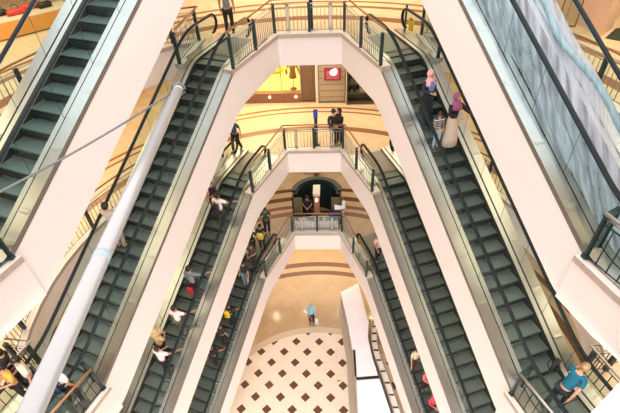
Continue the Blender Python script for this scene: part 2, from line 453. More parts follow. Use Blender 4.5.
def floor_slab(name, z, fm, th=1.12, hole=True, ext=(17.0, -24.0, 13.0), near=None):
    X, Y0, Y1 = ext
    outer = [(-X, Y0), (X, Y0), (X, Y1), (-X, Y1)]
    vd = void
    if near:
        rt = right[:-len(NEAR)] + near; vd = rt + [(-x, y) for x, y in rt[::-1] if abs(x) > 1e-6]
    loops = [outer] + ([vd] if hole else [])
    allp = [p for l in loops for p in l]
    tr = tessellate_polygon([[Vector((x, y, 0)) for x, y in l] for l in loops])
    mb = MB(); n = len(allp)
    vs = [(x, y, z) for x, y in allp] + [(x, y, z - th) for x, y in allp]
    T = []
    for t in tr:
        a, b, c = (allp[i] for i in t); A = (b[0] - a[0]) * (c[1] - a[1]) - (c[0] - a[0]) * (b[1] - a[1])
        if abs(A) < 1e-9: continue
        T.append(t if A > 0 else t[::-1])
    mb.add(vs, T, 0); mb.add(vs, [tuple(i + n for i in t[::-1]) for t in T], 2)
    if hole:     # the fascia is deeper where the escalators hang
        deep = [A1, C0, C1, C1b, Q0]; deep += [(-x, y) for x, y in deep]
        for i, p in enumerate(allp):
            if any(abs(p[0] - q[0]) + abs(p[1] - q[1]) < 1e-4 for q in deep): mb.v[i + n] = (p[0], p[1], z - th - .24); mb.v[3 * n + i] = mb.v[i + n]; vs[i + n] = mb.v[i + n]
    o = 0
    for li, l in enumerate(loops):
        m = len(l); A = sum(l[i][0] * l[(i + 1) % m][1] - l[(i + 1) % m][0] * l[i][1] for i in range(m))
        for i in range(m):
            a, b = o + i, o + (i + 1) % m
            f = (a, a + n, b + n, b)
            ccw = A > 0
            if (li == 0) == ccw: f = f
            else: f = f[::-1]
            mb.add(vs, [f], 1)
        o += m
    ob = obj(name, mb, [fm, M['cream'], M['ceiling']])
    return tag(ob, kind='structure')
floor_slab('floor', LV(-1), M['floorA'], near=[N3, (5.36, -11.45), (5.9, -12.3), (5.9, -16.6), (0.0, -16.6)])
floor_slab('floor', LV(0), M['floorA'])
floor_slab('floor', LV(1), M['floorB'])
floor_slab('floor', LV(2), M['floorC'])
floor_slab('floor', LV(3), M['ground'], th=.3, hole=False)
# ledges round the openings
def offset_line(pts, d):
    out = []
    n = len(pts)
    for i in range(n):
        p = Vector(pts[i]); ds = []
        if i > 0: ds.append((p - Vector(pts[i - 1])).normalized())
        if i < n - 1: ds.append((Vector(pts[i + 1]) - p).normalized())
        nn = [Vector((-t.y, t.x)) for t in ds]
        m = sum(nn, Vector((0, 0)))
        if m.length < 1e-6: m = nn[0]
        m.normalize(); k = 1 / max(.35, m.dot(nn[0]))
        out.append((p.x + m.x * d * k, p.y + m.y * d * k))
    return out
def mir(pts): return [(-x, y) for x, y in pts][::-1]
def ledge(pts, z, inset=.26, over=.05):
    """pts run with the floor on their left hand"""
    a = offset_line(pts, -over); b = offset_line(pts, inset)
    mb = MB(); poly = a + b[::-1]
    mb.prism(poly, z - .07, z + .07, 0, 1)
    a2 = offset_line(pts, -over * .6)
    mb.prism(offset_line(pts, -over * .99) + offset_line(pts, inset * .2)[::-1], z - .06, z + .03, 1)
    return mb
front = [(BX, BY)[0:2], A0]; frontline = [A1, A0, (-A0[0], 0), (-A1[0], A1[1])][::-1]
# floor is on the +y side: walking from left to right (x increasing) floor is on the left hand
front_path = [(-A1[0], A1[1]), (-A0[0], 0), (A0[0], 0), A1]
outer_R = [Q0, Q1] + arcR            # void is to the right hand? walking outward then toward the viewer: floor on the left
near_R = [N3] + NEAR[1:4]
tn = 1
def right_hand(pts): return pts
for k in (0, 1, 2):
    z = LV(k)
    for nm, pts in (('front', front_path), ('ro', outer_R), ('lo', mir(outer_R)), ('nr', near_R), ('nl', mir(near_R))):
        tag(obj('trim_%d' % tn, ledge(pts, z), [M['ledge'], M['ledge_dark']]), kind='structure'); tn += 1

# ------------------------------------------------------------------ railings
def cyl_mesh(r, h, mt, name, seg=6, box=False):
    mb = MB()
    if box: mb.bbox_((-r, -r, 0), (r, r, h))
    else: mb.tube([(0, 0, 0), (0, 0, h)], r, seg)
    return mb.mesh(name, [mt])
BALL = cyl_mesh(.013, .80, M['baluster'], 'baluster'); BALD = cyl_mesh(.013, .80, M['bal_dark'], 'baluster')
POST = cyl_mesh(.05, 1.0, M['green'], 'post', box=True); PALE = cyl_mesh(.04, .98, M['steel_light'], 'post', box=True)
def railing(pts, z, label, group, posts=None, dark=False, pale=(), step=.135, extra_top=True, double=False, wood=True):
    """pts: 2D line where the railing stands"""
    z = z + .07
    o0 = Vector((pts[0][0], pts[0][1], z)); root = empty('railing', o0)
    V = [Vector((x, y, z)) - o0 for x, y in pts]
    up = Vector((0, 0, 1))
    m = MB(); inn = offset_line(pts, .09)
    if extra_top: m.tube([Vector((x, y, z + 1.10)) - o0 for x, y in inn], .032, 8)
    obj('wooden_handrail' if wood else 'steel_handrail', m, M['wood'] if wood else M['steel_light'], root)
    m = MB(); m.tube([v + up * .96 for v in V], .02, 6); obj('middle_rail', m, M['steel_light'], root)
    m = MB(); m.tube([v + up * .84 for v in V], .014, 6); obj('upper_baluster_rail', m, M['baluster'] if not dark else M['bal_dark'], root)
    m = MB(); m.tube([v + up * .07 for v in V], .014, 6); obj('bottom_rail', m, M['baluster'] if not dark else M['bal_dark'], root)
    # posts at the vertices
    for i, v in enumerate(V):
        if posts is not None and i not in posts: continue
        p = obj('post', POST, None, root, v)
        p.rotation_euler = (0, 0, .3 * i)
        a = Vector(v) + up * .98; b = Vector((inn[i][0], inn[i][1], z + 1.09)) - o0
        mm = MB(); mm.tube([Vector((0, 0, .98)), b - Vector(v)], .012, 5); br = obj('bracket', mm, M['steel_light'], p); br.rotation_euler = (0, 0, 0)
        p.rotation_euler = (0, 0, 0)
    for (x, y) in pale:
        p = obj('post', PALE, None, root, Vector((x, y, z)) - o0)
        for zz in (.10, .93):
            mm = MB(); mm.box((0, 0, zz), (.12, .10, .10)); obj('clamp_plate', mm, M['baluster'], p)
    nb = 0
    for i in range(len(V) - 1):
        L = (V[i + 1] - V[i]).length; n = max(2, int(L / step))
        for j in range(1, n):
            if nb >= 98: break
            o = bpy.data.objects.new('baluster', BALD if dark else BALL); o.location = V[i] + (V[i + 1] - V[i]) * (j / n) + up * .05; link(o, root); nb += 1
    tag(root, label, 'railing', group)
    return root
names = {0: 'top', 1: 'middle', 2: 'lowest'}
wh = {0: 'top landing near the man in grey', 1: 'middle landing where the couple stand', 2: 'lower landing in front of the kiosk'}
for k in (0, 1, 2):
    z = LV(k)
    fp = [(-2.28, -2.78), (-1.74, -1.36), (-1.24, .12), (0.0, .16), (1.24, .12), (1.74, -1.36), (2.28, -2.78)]
    railing(fp, z, 'wood topped railing along the ' + wh[k], 'atrium railings', pale=[(-.75, .14), (.75, .14)])
    oR = offset_line([Q0, Q1] + arcR, .12)
    idx = {0: 'top', 1: 'middle', 2: 'lower'}[k]
    railing(oR, z, 'curved railing on the %s floor along the outer corridor, behind the right escalators' % idx, 'atrium railings', posts=(0, 1, 2, 5, 8, 11, 13), step=.16)
    oL = offset_line(mir([Q0, Q1] + arcR), .12)
    n = len(oL)
    railing(oL, z, 'curved railing on the %s floor along the outer corridor, behind the left escalators' % idx, 'atrium railings', posts=tuple(n - 1 - i for i in (0, 1, 2, 5, 8, 11, 13)), step=.16)
    for sgn, nm in ((1, 'right'), (-1, 'left')):
        base = [(5.02 + .12, -10.70), (5.36 + .12, -11.45), (5.75 + .06, -12.15)]
        pts = base[::-1] if sgn > 0 else [(-x, y) for x, y in base]
        r = railing(pts, z, 'dark slatted railing at the foot of the %s %s escalator' % ({0: 'nearest', 1: 'second', 2: 'third'}[k], nm), 'landing railings', dark=True, step=.17, posts=(1, 2) if sgn < 0 else (0, 1), wood=sgn < 0)
        p0 = Vector((sgn * 5.14, -10.70, z + .07)); p1 = Vector((sgn * 5.26, -10.60, z + .07))
        sp = [xy(P(1, 10.7, 2.03)), xy(P(1, 8.35, 2.03)), (7.72, -9.98)]
        if sgn < 0: sp = [(-x, y) for x, y in sp][::-1]
        railing(sp, z - .06, 'dark railing on the outer side of the foot of the %s %s escalator' % ({0: 'nearest', 1: 'second', 2: 'third'}[k], nm), 'landing railings', dark=True, step=.19, posts=(0, 1, 2), wood=False)
        m = MB(); m.box((0, 0, .5), (.06, .06, 1.0)); m.box((sgn * .26, .16, .5), (.06, .06, 1.0)); m.box((sgn * .13, .08, 1.0), (.38, .10, .04), rz=sgn * .55)
        m.box((sgn * .13, .08, .06), (.40, .12, .06), rz=sgn * .55)
        obj('end_post', m, M['green'], r, p0 - r.location)

# ------------------------------------------------------------------ building shell behind
def wall(name, p0, p1, m=None):
    mb = MB(); mb.bbox_(p0, p1); return tag(obj(name, mb, m or M['cream']), kind='structure')
M['wallwarm'] = mat('warm_plaster_wall', (.62, .46, .34), .7)
wall('wall_left', (-17.2, -24, 0), (-17, 13, 20)); wall('wall_right', (17, -24, 0), (17.2, 13, 20))
wall('wall_back', (-17, -24.2, 0), (17, -24, 20)); wall('wall_front', (-17, 13, 0), (17, 13.2, 20))

# ------------------------------------------------------------------ shop fronts on the middle floor (behind the couple)
ZB = LV(1)
def lattice_panel():
    r = empty('lattice_screen', (-.33, 4.3, ZB)); m = MB()
    m.bbox_((-.40, 0, 0), (-.35, .08, 3.3)); m.bbox_((.35, 0, 0), (.40, .08, 3.3)); m.bbox_((-.4, 0, 0), (.4, .08, .08)); m.bbox_((-.4, 0, 3.2), (.4, .08, 3.3))
    obj('frame', m, M['midwood'], r)
    m = MB()
    for i in range(-10, 34):
        for sg in (1, -1):
            # diagonal slats clipped to the panel
            x0, z0 = -.35, i * .14; x1 = .35; z1 = z0 + .7 * 1.0
            if sg < 0: z0, z1 = z1, z0
            a = max(0.05, min(3.25, z0)); b = max(.05, min(3.25, z1))
            if z1 == z0 or a == b: continue
            fx = lambda zz: x0 + (x1 - x0) * (zz - z0) / (z1 - z0)
            m.tube([(fx(a), .04, a), (fx(b), .04, b)], .014, 4)
    obj('lattice', m, M['brown'], r)
    m = MB(); m.bbox_((-.35, .07, .08), (.35, .09, 3.2)); obj('backing_board', m, mat('gold_beige_panel', (.75, .5, .25), .5), r)
    tag(r, 'wooden diamond lattice screen between the yellow shop window and the panelled doors', 'screen')
lattice_panel()
def yellow_shop():
    r = empty('shop_window', (-2.6, 4.3, ZB))
    m = MB(); m.bbox_((-2.6, -.02, 0), (1.85, .35, .5)); obj('sill_wall', m, M['midwood'], r)
    m = MB(); m.bbox_((-2.6, 0, .5), (1.85, .02, 3.8)); obj('glass_pane', m, M['shopglass'], r)
    m = MB()
    for x in (-2.6, -.9, .9, 1.83): m.bbox_((x, -.03, .5), (x + .05, .05, 3.8))
    m.bbox_((-2.6, -.03, 3.75), (1.88, .06, 3.88)); obj('window_frame', m, M['steel_light'], r)
    m = MB(); m.bbox_((-2.6, .36, .30), (1.85, 3.2, .42)); obj('display_floor', m, mat('yellow_display_floor', (.92, .72, .22), .35, noise=.25, scale=4), r)
    m = MB(); m.bbox_((-2.6, 3.2, .42), (1.85, 3.3, 3.9)); obj('back_panel', m, mat('yellow_back_wall', (.92, .75, .28), .5, noise=.15, scale=2), r)
    m = MB()
    for x in (-2.0, -1.5, .3, 1.6): m.tube([(x, -.10, .35), (x, -.04, .35)], .05, 8)
    obj('sill_spotlight', m, emit('warm_spot', (1, .75, .4), 6), r)
    tag(r, 'shop window with glowing yellow floor above a dark wooden sill', 'shop window')
yellow_shop()
def display_figure():
    r = empty('dress_form', (-1.15, 4.95, ZB + .42)); m = MB()
    m.tube([(0, 0, 0), (0, 0, .75)], .02, 6); m.ell((0, 0, .02), (.18, .18, .02)); obj('stand', m, M['brown'], r)
    m = MB(); m.tube([(0, 0, .62), (0, 0, .8), (0, 0, 1.0), (0, 0, 1.2), (0, 0, 1.32), (0, 0, 1.42)], [.2, .17, .13, .18, .12, .05], 12)
    m.tube([(-.2, 0, 1.25), (-.32, .02, .95), (-.28, -.05, .8)], .05, 8); m.tube([(.2, 0, 1.25), (.3, -.02, 1.0), (.36, -.05, .8)], .05, 8)
    obj('torso', m, mat('brown_floral_cloth', (.30, .16, .06), .8, noise=.6, scale=20), r)
    tag(r, 'brown dressed display form standing in the yellow shop window', 'mannequin')
    r = empty('display_cushion', (-2.35, 6.9, ZB + .42)); m = MB(); m.ell((0, 0, .16), (.55, .3, .16)); obj('base', m, mat('yellow_pouf', (.8, .55, .05), .6), r)
    m = MB()
    for i in range(4): m.ell((-.3 + i * .2, 0, .36), (.12, .1, .08))
    obj('topping', m, M['black'], r); tag(r, 'round yellow pouf topped with black bags inside the shop window', 'pouf')
display_figure()
def doors_panel():
    r = empty('panelled_shutter', (.78, 4.25, ZB)); m = MB(); m.bbox_((-.62, 0, 0), (.62, .06, 3.2)); 
    obj('panel', m, mat('pale_grey_beige_panel', (.50, .40, .28), .5, noise=.1, scale=3), r)
    m = MB()
    for i in range(9): m.bbox_((-.60, -.01, .3 + i * .33), (.60, 0, .315 + i * .33))
    obj('groove_line', m, M['brown'], r)
    m = MB()
    for x in (-.68, .62): m.bbox_((x, -.05, 0), (x + .06, .08, 3.3))
    m.bbox_((-.68, -.05, 0), (.68, .08, .07)); obj('frame', m, mat('grey_olive_frame', (.16, .14, .09), .4), r)
    tag(r, 'pale slatted door panel in a grey frame, below the magenta picture', 'door panel')
    r = empty('picture_sign', (.82, 4.2, ZB + 1.15)); m = MB(); m.bbox_((-.40, -.03, 0), (.40, .03, .62)); obj('board', m, mat('magenta_board', (.30, .02, .09), .5), r)
    m = MB(); m.bbox_((-.30, -.035, .08), (.30, -.032, .50)); obj('artwork', m, mat('pink_artwork', (.55, .12, .18), .5, noise=.5, scale=7), r)
    m = MB(); m.ell((.04, -.05, .42), (.17, .03, .15)); m.ell((.12, -.05, .50), (.1, .03, .12)); obj('light_bulb_cluster', m, emit('warm_white_sign_light', (1, .86, .6), 3.0), r)
    r.location.z = ZB + 1.2
    tag(r, 'small magenta framed picture with a bright white light on the pale door panel', 'picture')
    r = empty('column', (-.02 + .09, 4.15, ZB)); m = MB(); m.bbox_((-.08, 0, 0), (.0, .12, 3.6)); m.bbox_((.02, .02, 0), (.05, .1, 3.6)); obj('shaft', m, M['ledge'], r)
    tag(r, 'thin pale column between lattice screen and door panel on the middle floor', 'column')
    r = empty('shelf_unit', (2.6, 4.35, ZB)); m = MB(); m.bbox_((-1.1, 0, 0), (1.4, .05, 3.3)); m.bbox_((-1.1, -.4, 0), (-1.04, .05, 3.3)); m.bbox_((1.34, -.4, 0), (1.4, .05, 3.3)); obj('body', m, mat('dark_olive_board', (.06, .06, .035), .5, noise=.4, scale=6), r)
    for i in range(6):
        m = MB(); m.bbox_((-1.04, -.4, .1 + i * .5), (1.34, 0, .13 + i * .5)); obj('shelf', m, M['olive'], r)
    tag(r, 'dark olive shelf unit beyond the door panel on the middle floor', 'shelf unit')
    rr = random.Random(4)
    for i in range(26):
        m = MB(); w, h = rr.uniform(.06, .14), rr.uniform(.12, .34); m.bbox_((-w, -.12, 0), (w, .12, h)); m.ell((0, 0, h), (w * .6, .08, .06))
        c = rr.choice([(.12, .12, .05), (.25, .2, .12), (.3, .25, .2), (.1, .05, .03), (.05, .09, .07)])
        o = obj('parcel', m, mat('parcel_%d' % i, c, .6), None, (1.75 + (i % 9) * .24 + rr.uniform(-.02, .02), 4.15, ZB + .13 + .5 * (i // 9 + 1)))
        tag(o, 'small muted parcel lined up on the dark olive shelf unit', 'parcel', 'parcels on the dark shelf unit')
doors_panel()

# ------------------------------------------------------------------ kiosk on the lower landing
ZC = LV(2)
def kiosk():
    cx, cy = .0, 1.05
    r = empty('kiosk', (cx, cy, ZC))
    m = MB(); R1, R0 = 1.18, .98; n = 20; pts = [(R1 * math.cos(a), R1 * math.sin(a)) for a in srange(0, PI, n)] + [(R0 * math.cos(a), R0 * math.sin(a)) for a in srange(PI, 0, n)]
    m.prism(pts, 0, 1.75, 0); obj('curved_back', m, mat('black_green_laminate', (.012, .025, .025), .35), r)
    m = MB(); pts = [(1.3 * math.cos(a), 1.3 * math.sin(a)) for a in srange(.15, PI - .15, n)] + [(1.05 * math.cos(a), 1.05 * math.sin(a)) for a in srange(PI - .15, .15, n)]
    m.prism(pts, 1.75, 1.83, 0); obj('canopy_rim', m, M['green'], r)
    for sg in (-1, 1):
        m = MB(); m.bbox_((sg * .72, -.35, 0), (sg * 1.22, -.27, 1.75)); m.bbox_((sg * 1.16, -.35, 0), (sg * 1.22, .3, 1.75)); obj('side_panel', m, M['olive'], r)
    m = MB(); m.bbox_((-.14, -.42, 0), (.14, -.20, 2.0)); obj('pillar', m, M['midwood'], r)
    m = MB(); m.bbox_((-.17, -.46, 1.98), (.17, .25, 2.12)); obj('pillar_cap', m, M['steel_light'], r)
    m = MB(); m.ell((0, -.46, 1.72), (.05, .04, .11)); obj('lamp', m, emit('kiosk_lamp', (1, .8, .45), 5), r)
    tag(r, 'dark semicircular kiosk with reddish wood pillar and small lamp on the lower landing', 'kiosk')
    r = empty('display_counter', (0, .48, ZC)); m = MB(); m.bbox_((-1.15, -.13, 0), (1.05, .13, .55)); obj('body', m, mat('counter_white', (.62, .60, .58), .5, noise=.3, scale=9), r)
    m = MB(); m.bbox_((-1.15, -.14, .75), (1.05, .14, .78)); m.bbox_((-1.15, -.13, .55), (-1.12, .13, .75)); m.bbox_((1.02, -.13, .55), (1.05, .13, .75)); obj('glass_top', m, M['shopglass'], r)
    tag(r, 'low white display counter just behind the lower landing railing', 'counter')
    rr = random.Random(9)
    for i in range(14):
        m = MB(); s_ = rr.uniform(.05, .09); m.bbox_((-s_, -.05, 0), (s_, .05, rr.uniform(.06, .14)))
        c = rr.choice([(.8, .8, .8), (.08, .2, .3), (.7, .72, .75), (.2, .3, .35)])
        tag(obj('small_box', m, mat('ware_%d' % i, c, .5), None, (-1.02 + i * .152, .48, ZC + .55)), 'small pale or blue box inside the low white counter', 'box', 'small boxes in the lower landing counter')
kiosk()
# plants and garland beyond the kiosk
def plants():
    rr = random.Random(5)
    for i in range(7):
        x = -2.0 + i * .62; y = 5.15 + .35 * math.sin(i * 1.7)
        r = empty('potted_plant', (x, y, ZC)); m = MB(); m.tube([(0, 0, 0), (0, 0, .25)], [.13, .17], 10); obj('pot', m, mat('pot_%d' % i, rr.choice([(.5, .52, .5), (.3, .12, .07), (.2, .2, .18)]), .5), r)
        m = MB(); 
        for q in range(34):
            a = rr.uniform(0, 2 * PI); e = rr.uniform(.1, 1.2); L = rr.uniform(.2, .38)
            d = Vector((math.cos(a) * math.cos(e), math.sin(a) * math.cos(e), math.sin(e))); p = Vector((0, 0, .25)) + d * L * .5; sd = d.cross(Vector((0, 0, 1))).normalized() * .05
            m.add([p - d * L * .4, p + sd, p + d * L * .6, p - sd], [(0, 1, 2, 3)])
        obj('foliage', m, mat('leaf_%d' % i, rr.choice([(.08, .16, .04), (.14, .2, .06), (.06, .1, .04)]), .6, noise=.4), r)
        tag(r, 'small potted plant in the row on the floor beyond the kiosk', 'plant', 'potted plants beyond the kiosk')
plants()

# ------------------------------------------------------------------ totems and bollards
def totem(x, y, z, h, top, label, w=.14):
    r = empty('sign_post', (x, y, z)); m = MB(); m.bbox_((-w / 2, -.05, .03), (w / 2, .05, h)); m.bbox_((-w, -.14, 0), (w, .14, .03)); obj('shaft', m, M['green'], r)
    if top:
        m = MB(); m.bbox_((-w / 2 - .02, -.07, h - .32), (w / 2 + .02, .07, h)); obj('sign_head', m, top, r)
    tag(r, label, 'sign post')
BLUE = mat('blue_sign_face', (.015, .05, .42), .4)
totem(.06, .32, LV(0), 1.45, None, 'dark green post in the middle of the top landing railing')
totem(.1, .42, LV(1), 1.75, BLUE, 'dark post with blue head behind the middle landing railing')
totem(3.35, .02, LV(0), .95, None, 'short dark bollard before the right escalator on the top landing', .06)
totem(3.35, .0, LV(1), .95, None, 'short dark bollard on the middle landing right of the couple', .06)
totem(3.4, .0, LV(2), .95, None, 'short dark bollard beside the person in peach top', .06)
totem(4.6, .05, LV(1), .95, None, 'dark bollard at the outer edge of the middle landing', .06)

# caution sign on the top right escalator's outer newel glass
def caution():
    r = empty('caution_notice', P(1, -1.35, 1.57, LV(0) + .45)); r.rotation_euler = (0, 0, PHI)
    m = MB(); m.bbox_((-.004, -.17, 0), (.0, .17, .42)); obj('board', m, mat('caution_yellow', (.85, .55, .02), .5), r)
    m = MB()
    for i in range(5): m.bbox_((-.007, -.13, .05 + i * .06), (-.004, .13 - .03 * (i % 2), .07 + i * .06))
    m.bbox_((-.007, -.10, .35), (-.004, .10, .40)); obj('printed_lines', m, M['black'], r)
    tag(r, 'yellow caution notice on the glass at the top of the right escalator', 'notice')
caution()

# ------------------------------------------------------------------ white tube and rope
PIT, YAW, ROL, FP = math.radians(41.469), math.radians(-3.821), math.radians(-2.935), 454.153
CAMP = (0.783, -16.153, 15 + 6.147)
CF = Vector((math.sin(YAW) * math.cos(PIT), math.cos(YAW) * math.cos(PIT), -math.sin(PIT)))
CR0 = Vector((math.cos(YAW), -math.sin(YAW), 0)); CU0 = CR0.cross(CF)
CR = CR0 * math.cos(ROL) + CU0 * math.sin(ROL); CU = -CR0 * math.sin(ROL) + CU0 * math.cos(ROL)
def hanging_tube():
    a = Vector((-0.966, -11.414, 18.776)); b = Vector((-0.504, -15.299, 19.263))
    b2 = b + (b - a) * .25
    r = empty('hanging_tube', a); m = MB(); m.tube([Vector((0, 0, 0)), b2 - a], .052, 24); obj('tube', m, M['tube'], r)
    d = (b2 - a).normalized(); m = MB(); m.tube([d * -.03, d * .02], .056, 24); m.tube([d * .05, d * .09], .056, 24); obj('end_cap', m, M['steel_light'], r)
    m = MB(); p = Vector((-0.667, -14.385, 18.873)) - a
    t = (p.dot(d)); m.tube([d * (t - .03), d * (t + .03)], .0530, 24); obj('tape_mark', m, mat('grey_blue_tape', (.35, .45, .5), .6), r)
    tag(r, 'long white metal tube slung diagonally across the left side of the void', 'tube')
    e = Vector((-2.327, -13.639, 18.783))
    m = MB(); n = 24; pts = []
    for i in range(n + 1):
        t = i / n; q = a.lerp(e, t); q.z -= .05 * math.sin(PI * t); pts.append(q - a)
    m.tube(pts, .011, 8)
    side = d.cross(Vector((0, 0, 1))).normalized(); u2 = side.cross(d)
    loop = [d * .03 + side * .075 * math.cos(k * PI / 6) + u2 * .075 * math.sin(k * PI / 6) for k in range(13)]
    m.tube(loop, .010, 6)
    o = obj('rope', m, M['rope'], None, a); tag(o, 'thin grey rope tied round the far end of the white tube', 'rope')
hanging_tube()

# ------------------------------------------------------------------ white covered counter on the ground floor
def white_counter():
    z = 0.0; h = .95
    r = empty('covered_counter', (2.3, -3.6, z))
    o = Vector((2.3, -3.6, 0))
    top = [(1.18, -.50), (2.17, .11), (2.40, -1.06), (2.62, -2.5), (2.52, -3.3), (2.62, -4.3), (2.95, -5.6), (3.25, -6.9), (3.5, -8.2), (1.84, -8.4), (1.80, -7.16), (1.72, -4.0), (1.50, -2.4)]
    poly = [(x - o.x, y - o.y) for x, y in top]
    m = MB(); m.prism(poly, 0, h - .04, 0); obj('body', m, mat('counter_side_grey', (.42, .38, .33), .35), r)
    # paper sheets laid over the top, with a gap and torn edges
    def sheet(pts, dz, lab=None):
        m = MB(); m.prism([(x - o.x, y - o.y) for x, y in pts], h - .04, h + dz, 0); obj('paper_sheet', m, M['white'], r)
    sheet([(1.18, -.50), (2.17, .11), (2.36, -1.0), (2.6, -2.5), (1.62, -2.95), (1.50, -2.4)], .012)
    sheet([(1.55, -2.7), (2.6, -2.4), (2.50, -3.3), (2.55, -3.9), (1.70, -4.0)], .022)
    sheet([(1.85, -4.0), (2.56, -3.7), (2.64, -4.4), (2.85, -5.35), (1.86, -5.45)], .012)
    sheet([(1.84, -5.62), (2.9, -5.52), (3.22, -6.9), (3.5, -8.2), (1.84, -8.4)], .016)
    m = MB(); m.prism([(x - o.x, y - o.y) for x, y in [(1.74, -4.05), (1.84, -4.05), (1.86, -5.6), (1.76, -5.3)]], h - .04, h + .003); m.prism([(x - o.x, y - o.y) for x, y in [(1.85, -5.46), (2.9, -5.36), (2.9, -5.50), (1.85, -5.60)]], h - .04, h + .003)
    obj('exposed_black_top', m, M['black'], r)
    tag(r, 'long counter covered with white paper sheets on the ground floor, right of the diamond tiles', 'counter')
    # curved track beside it
    c = [(2.84, -2.3), (2.70, -2.9), (2.66, -3.6), (2.76, -4.4), (3.0, -5.3), (3.22, -6.2), (3.42, -7.1), (3.6, -8.0)]
    a = c; b = [(x + .30, y + .03) for x, y in c]
    r = empty('curved_rack', (3.0, -5.0, 0)); o2 = Vector((3.0, -5.0, 0))
    m = MB(); m.prism([(x - o2.x, y - o2.y) for x, y in a + b[::-1]], 0, .92, 0); obj('base', m, M['ledge'], r)
    m = MB()
    for L in (a, b): m.tube([(x - o2.x, y - o2.y, .96) for x, y in L], .03, 6)
    obj('rim', m, M['steel'], r)
    for i in range(11):
        t = i / 11 * (len(c) - 1); k = int(t); f = t - k
        x = c[k][0] + (c[k + 1][0] - c[k][0]) * f; y = c[k][1] + (c[k + 1][1] - c[k][1]) * f
        m = MB(); m.bbox_((.04, -.03, .92), (.26, .03, .97)); obj('slot_bar', m, M['bal_dark'], r, (x - o2.x, y - o2.y, 0))
    tag(r, 'curved pale rack with dark slots along the right of the white covered counter', 'rack')
    m = MB(); m.prism([(1.0, -.6), (1.18, -.50), (1.50, -2.4), (1.72, -4.0), (1.80, -7.16), (1.84, -8.4), (1.55, -8.4), (1.5, -7), (1.42, -4.0), (1.2, -2.4)], 0, .02, 0)
    tag(obj('counter_side_strip', m, mat('grey_beige_strip', (.45, .38, .3), .3)), 'flat grey beige strip standing in for the glossy side wall of the white covered counter', 'side strip')  # flat strip in place of the counter's upright side wall and its reflection
white_counter()

# ------------------------------------------------------------------ upper corridor furniture
def bench():
    z = LV(0)
    r = empty('display_bench', (-11.0, 1.2, z)); m = MB()
    R = Matrix.Rotation(math.radians(42), 3, 'Z')
    m.box(R @ Vector((0, 0, .32)), (3.4, 1.0, .55), M4=R); obj('base', m, mat('orange_wood_bench', (.72, .34, .08), .4, noise=.1), r)
    m = MB(); m.box(R @ Vector((0, 0, .03)), (3.3, .9, .06), M4=R); obj('plinth', m, M['brown'], r)
    m = MB(); m.box(R @ Vector((0, .02, .61)), (3.4, 1.02, .04), M4=R); obj('top', m, mat('cream_bench_top', (.8, .68, .52), .5), r)
    tag(r, 'orange wooden display bench with cream top beyond the upper left escalator', 'bench')
    i = 0
    for (u, v, c, lab) in ((-1.1, .1, 'r', 'red bag with black strap at the left end of the orange bench'), (-.1, .0, 'r', 'red bag with black strap in the middle of the orange bench'), (.95, .05, 'k', 'large black handbag on the right end of the orange bench'), (-.6, .30, 'k', 'small black handbag between the red bags on the orange bench'), (.5, .3, 'r', 'red bag half behind the large black handbag')):
        p = R @ Vector((u, v, .63)) + Vector((-11.0, 1.2, z))
        b = empty('handbag', p, math.radians(42)); m = MB(); w = .26 if c == 'k' else .34
        m.tube([(-w, 0, .11), (-w * .8, 0, .11), (w * .8, 0, .11), (w, 0, .11)], [.06, .11, .11, .06], 10); 
        obj('body', m, mat('bag_' + c + str(i), (.015, .015, .018) if c == 'k' else (.55, .05, .03), .45), b)
        m = MB(); m.tube([(-.14, 0, .2), (-.1, -.02, .34), (0, -.03, .38), (.1, -.02, .34), (.14, 0, .2)], .014, 6); obj('strap', m, M['black'], b)
        tag(b, lab, 'bag'); i += 1
bench()
def top_right_things():
    z = LV(0)
    r = empty('glass_door_frame', (8.97, .20, z)); r.rotation_euler = (0, 0, math.radians(-15)); m = MB()
    for x in (-.30, .27): m.bbox_((x, -.02, 0), (x + .03, .02, 2.1))
    m.bbox_((-.3, -.02, 0), (.3, .02, .04)); m.bbox_((-.3, -.02, 2.07), (.3, .02, 2.1)); obj('frame', m, M['brown'], r)
    m = MB(); m.bbox_((-.27, -.005, .04), (.27, .005, 2.07)); obj('pane', m, M['shopglass'], r)
    tag(r, 'slim glass door frame standing on the peach floor at the top right', 'door frame')
    m = MB(); m.prism([(9.75, -.72), (10.35, -.2), (11.6, 2.2), (10.2, 3.4), (9.0, 1.6)], 0, 3.7)
    o = obj('column', m, mat('peach_column', (.76, .55, .42), .6), None, (0, 0, z)); tag(o, 'broad peach coloured column at the top right, past the shrouded escalator', 'column')
    m = MB(); m.prism([(9.8, -.95), (11.2, -2.0), (12.2, .2), (10.5, -.15)], 0, .02)
    o = obj('floor_mat', m, mat('dark_green_mat', (.03, .05, .035), .9), None, (0, 0, z + .002)); tag(o, 'dark green mat on the floor at the foot of the peach column', 'mat')
top_right_things()

# ------------------------------------------------------------------ people
SK = {}
def skin_obj(name, joints, edges, parent, m, sub=2, root=0, branch=1.0):
    me = bpy.data.meshes.new(name)
    keys = list(joints); me.from_pydata([joints[k][0] for k in keys], [(keys.index(a), keys.index(b)) for a, b in edges], [])
    me.materials.append(m)
    o = bpy.data.objects.new(name, me); link(o, parent)
    md = o.modifiers.new('Skin', 'SKIN'); md.use_smooth_shade = True; md.branch_smoothing = .4
    if not me.skin_vertices:
        pass
    for i, k in enumerate(keys):
        rr = joints[k][1]; sv = me.skin_vertices[0].data[i]
        sv.radius = rr if isinstance(rr, tuple) else (rr, rr); sv.use_root = (i == root)
    sb = o.modifiers.new('Subsurf', 'SUBSURF'); sb.levels = sub; sb.render_levels = sub
    return o
cm = {}
def cloth(c, rough=.8):
    key = tuple(round(v, 3) for v in c)
    if key not in cm: cm[key] = mat('cloth_%d' % len(cm), c, rough, noise=.12, scale=25)
    return cm[key]
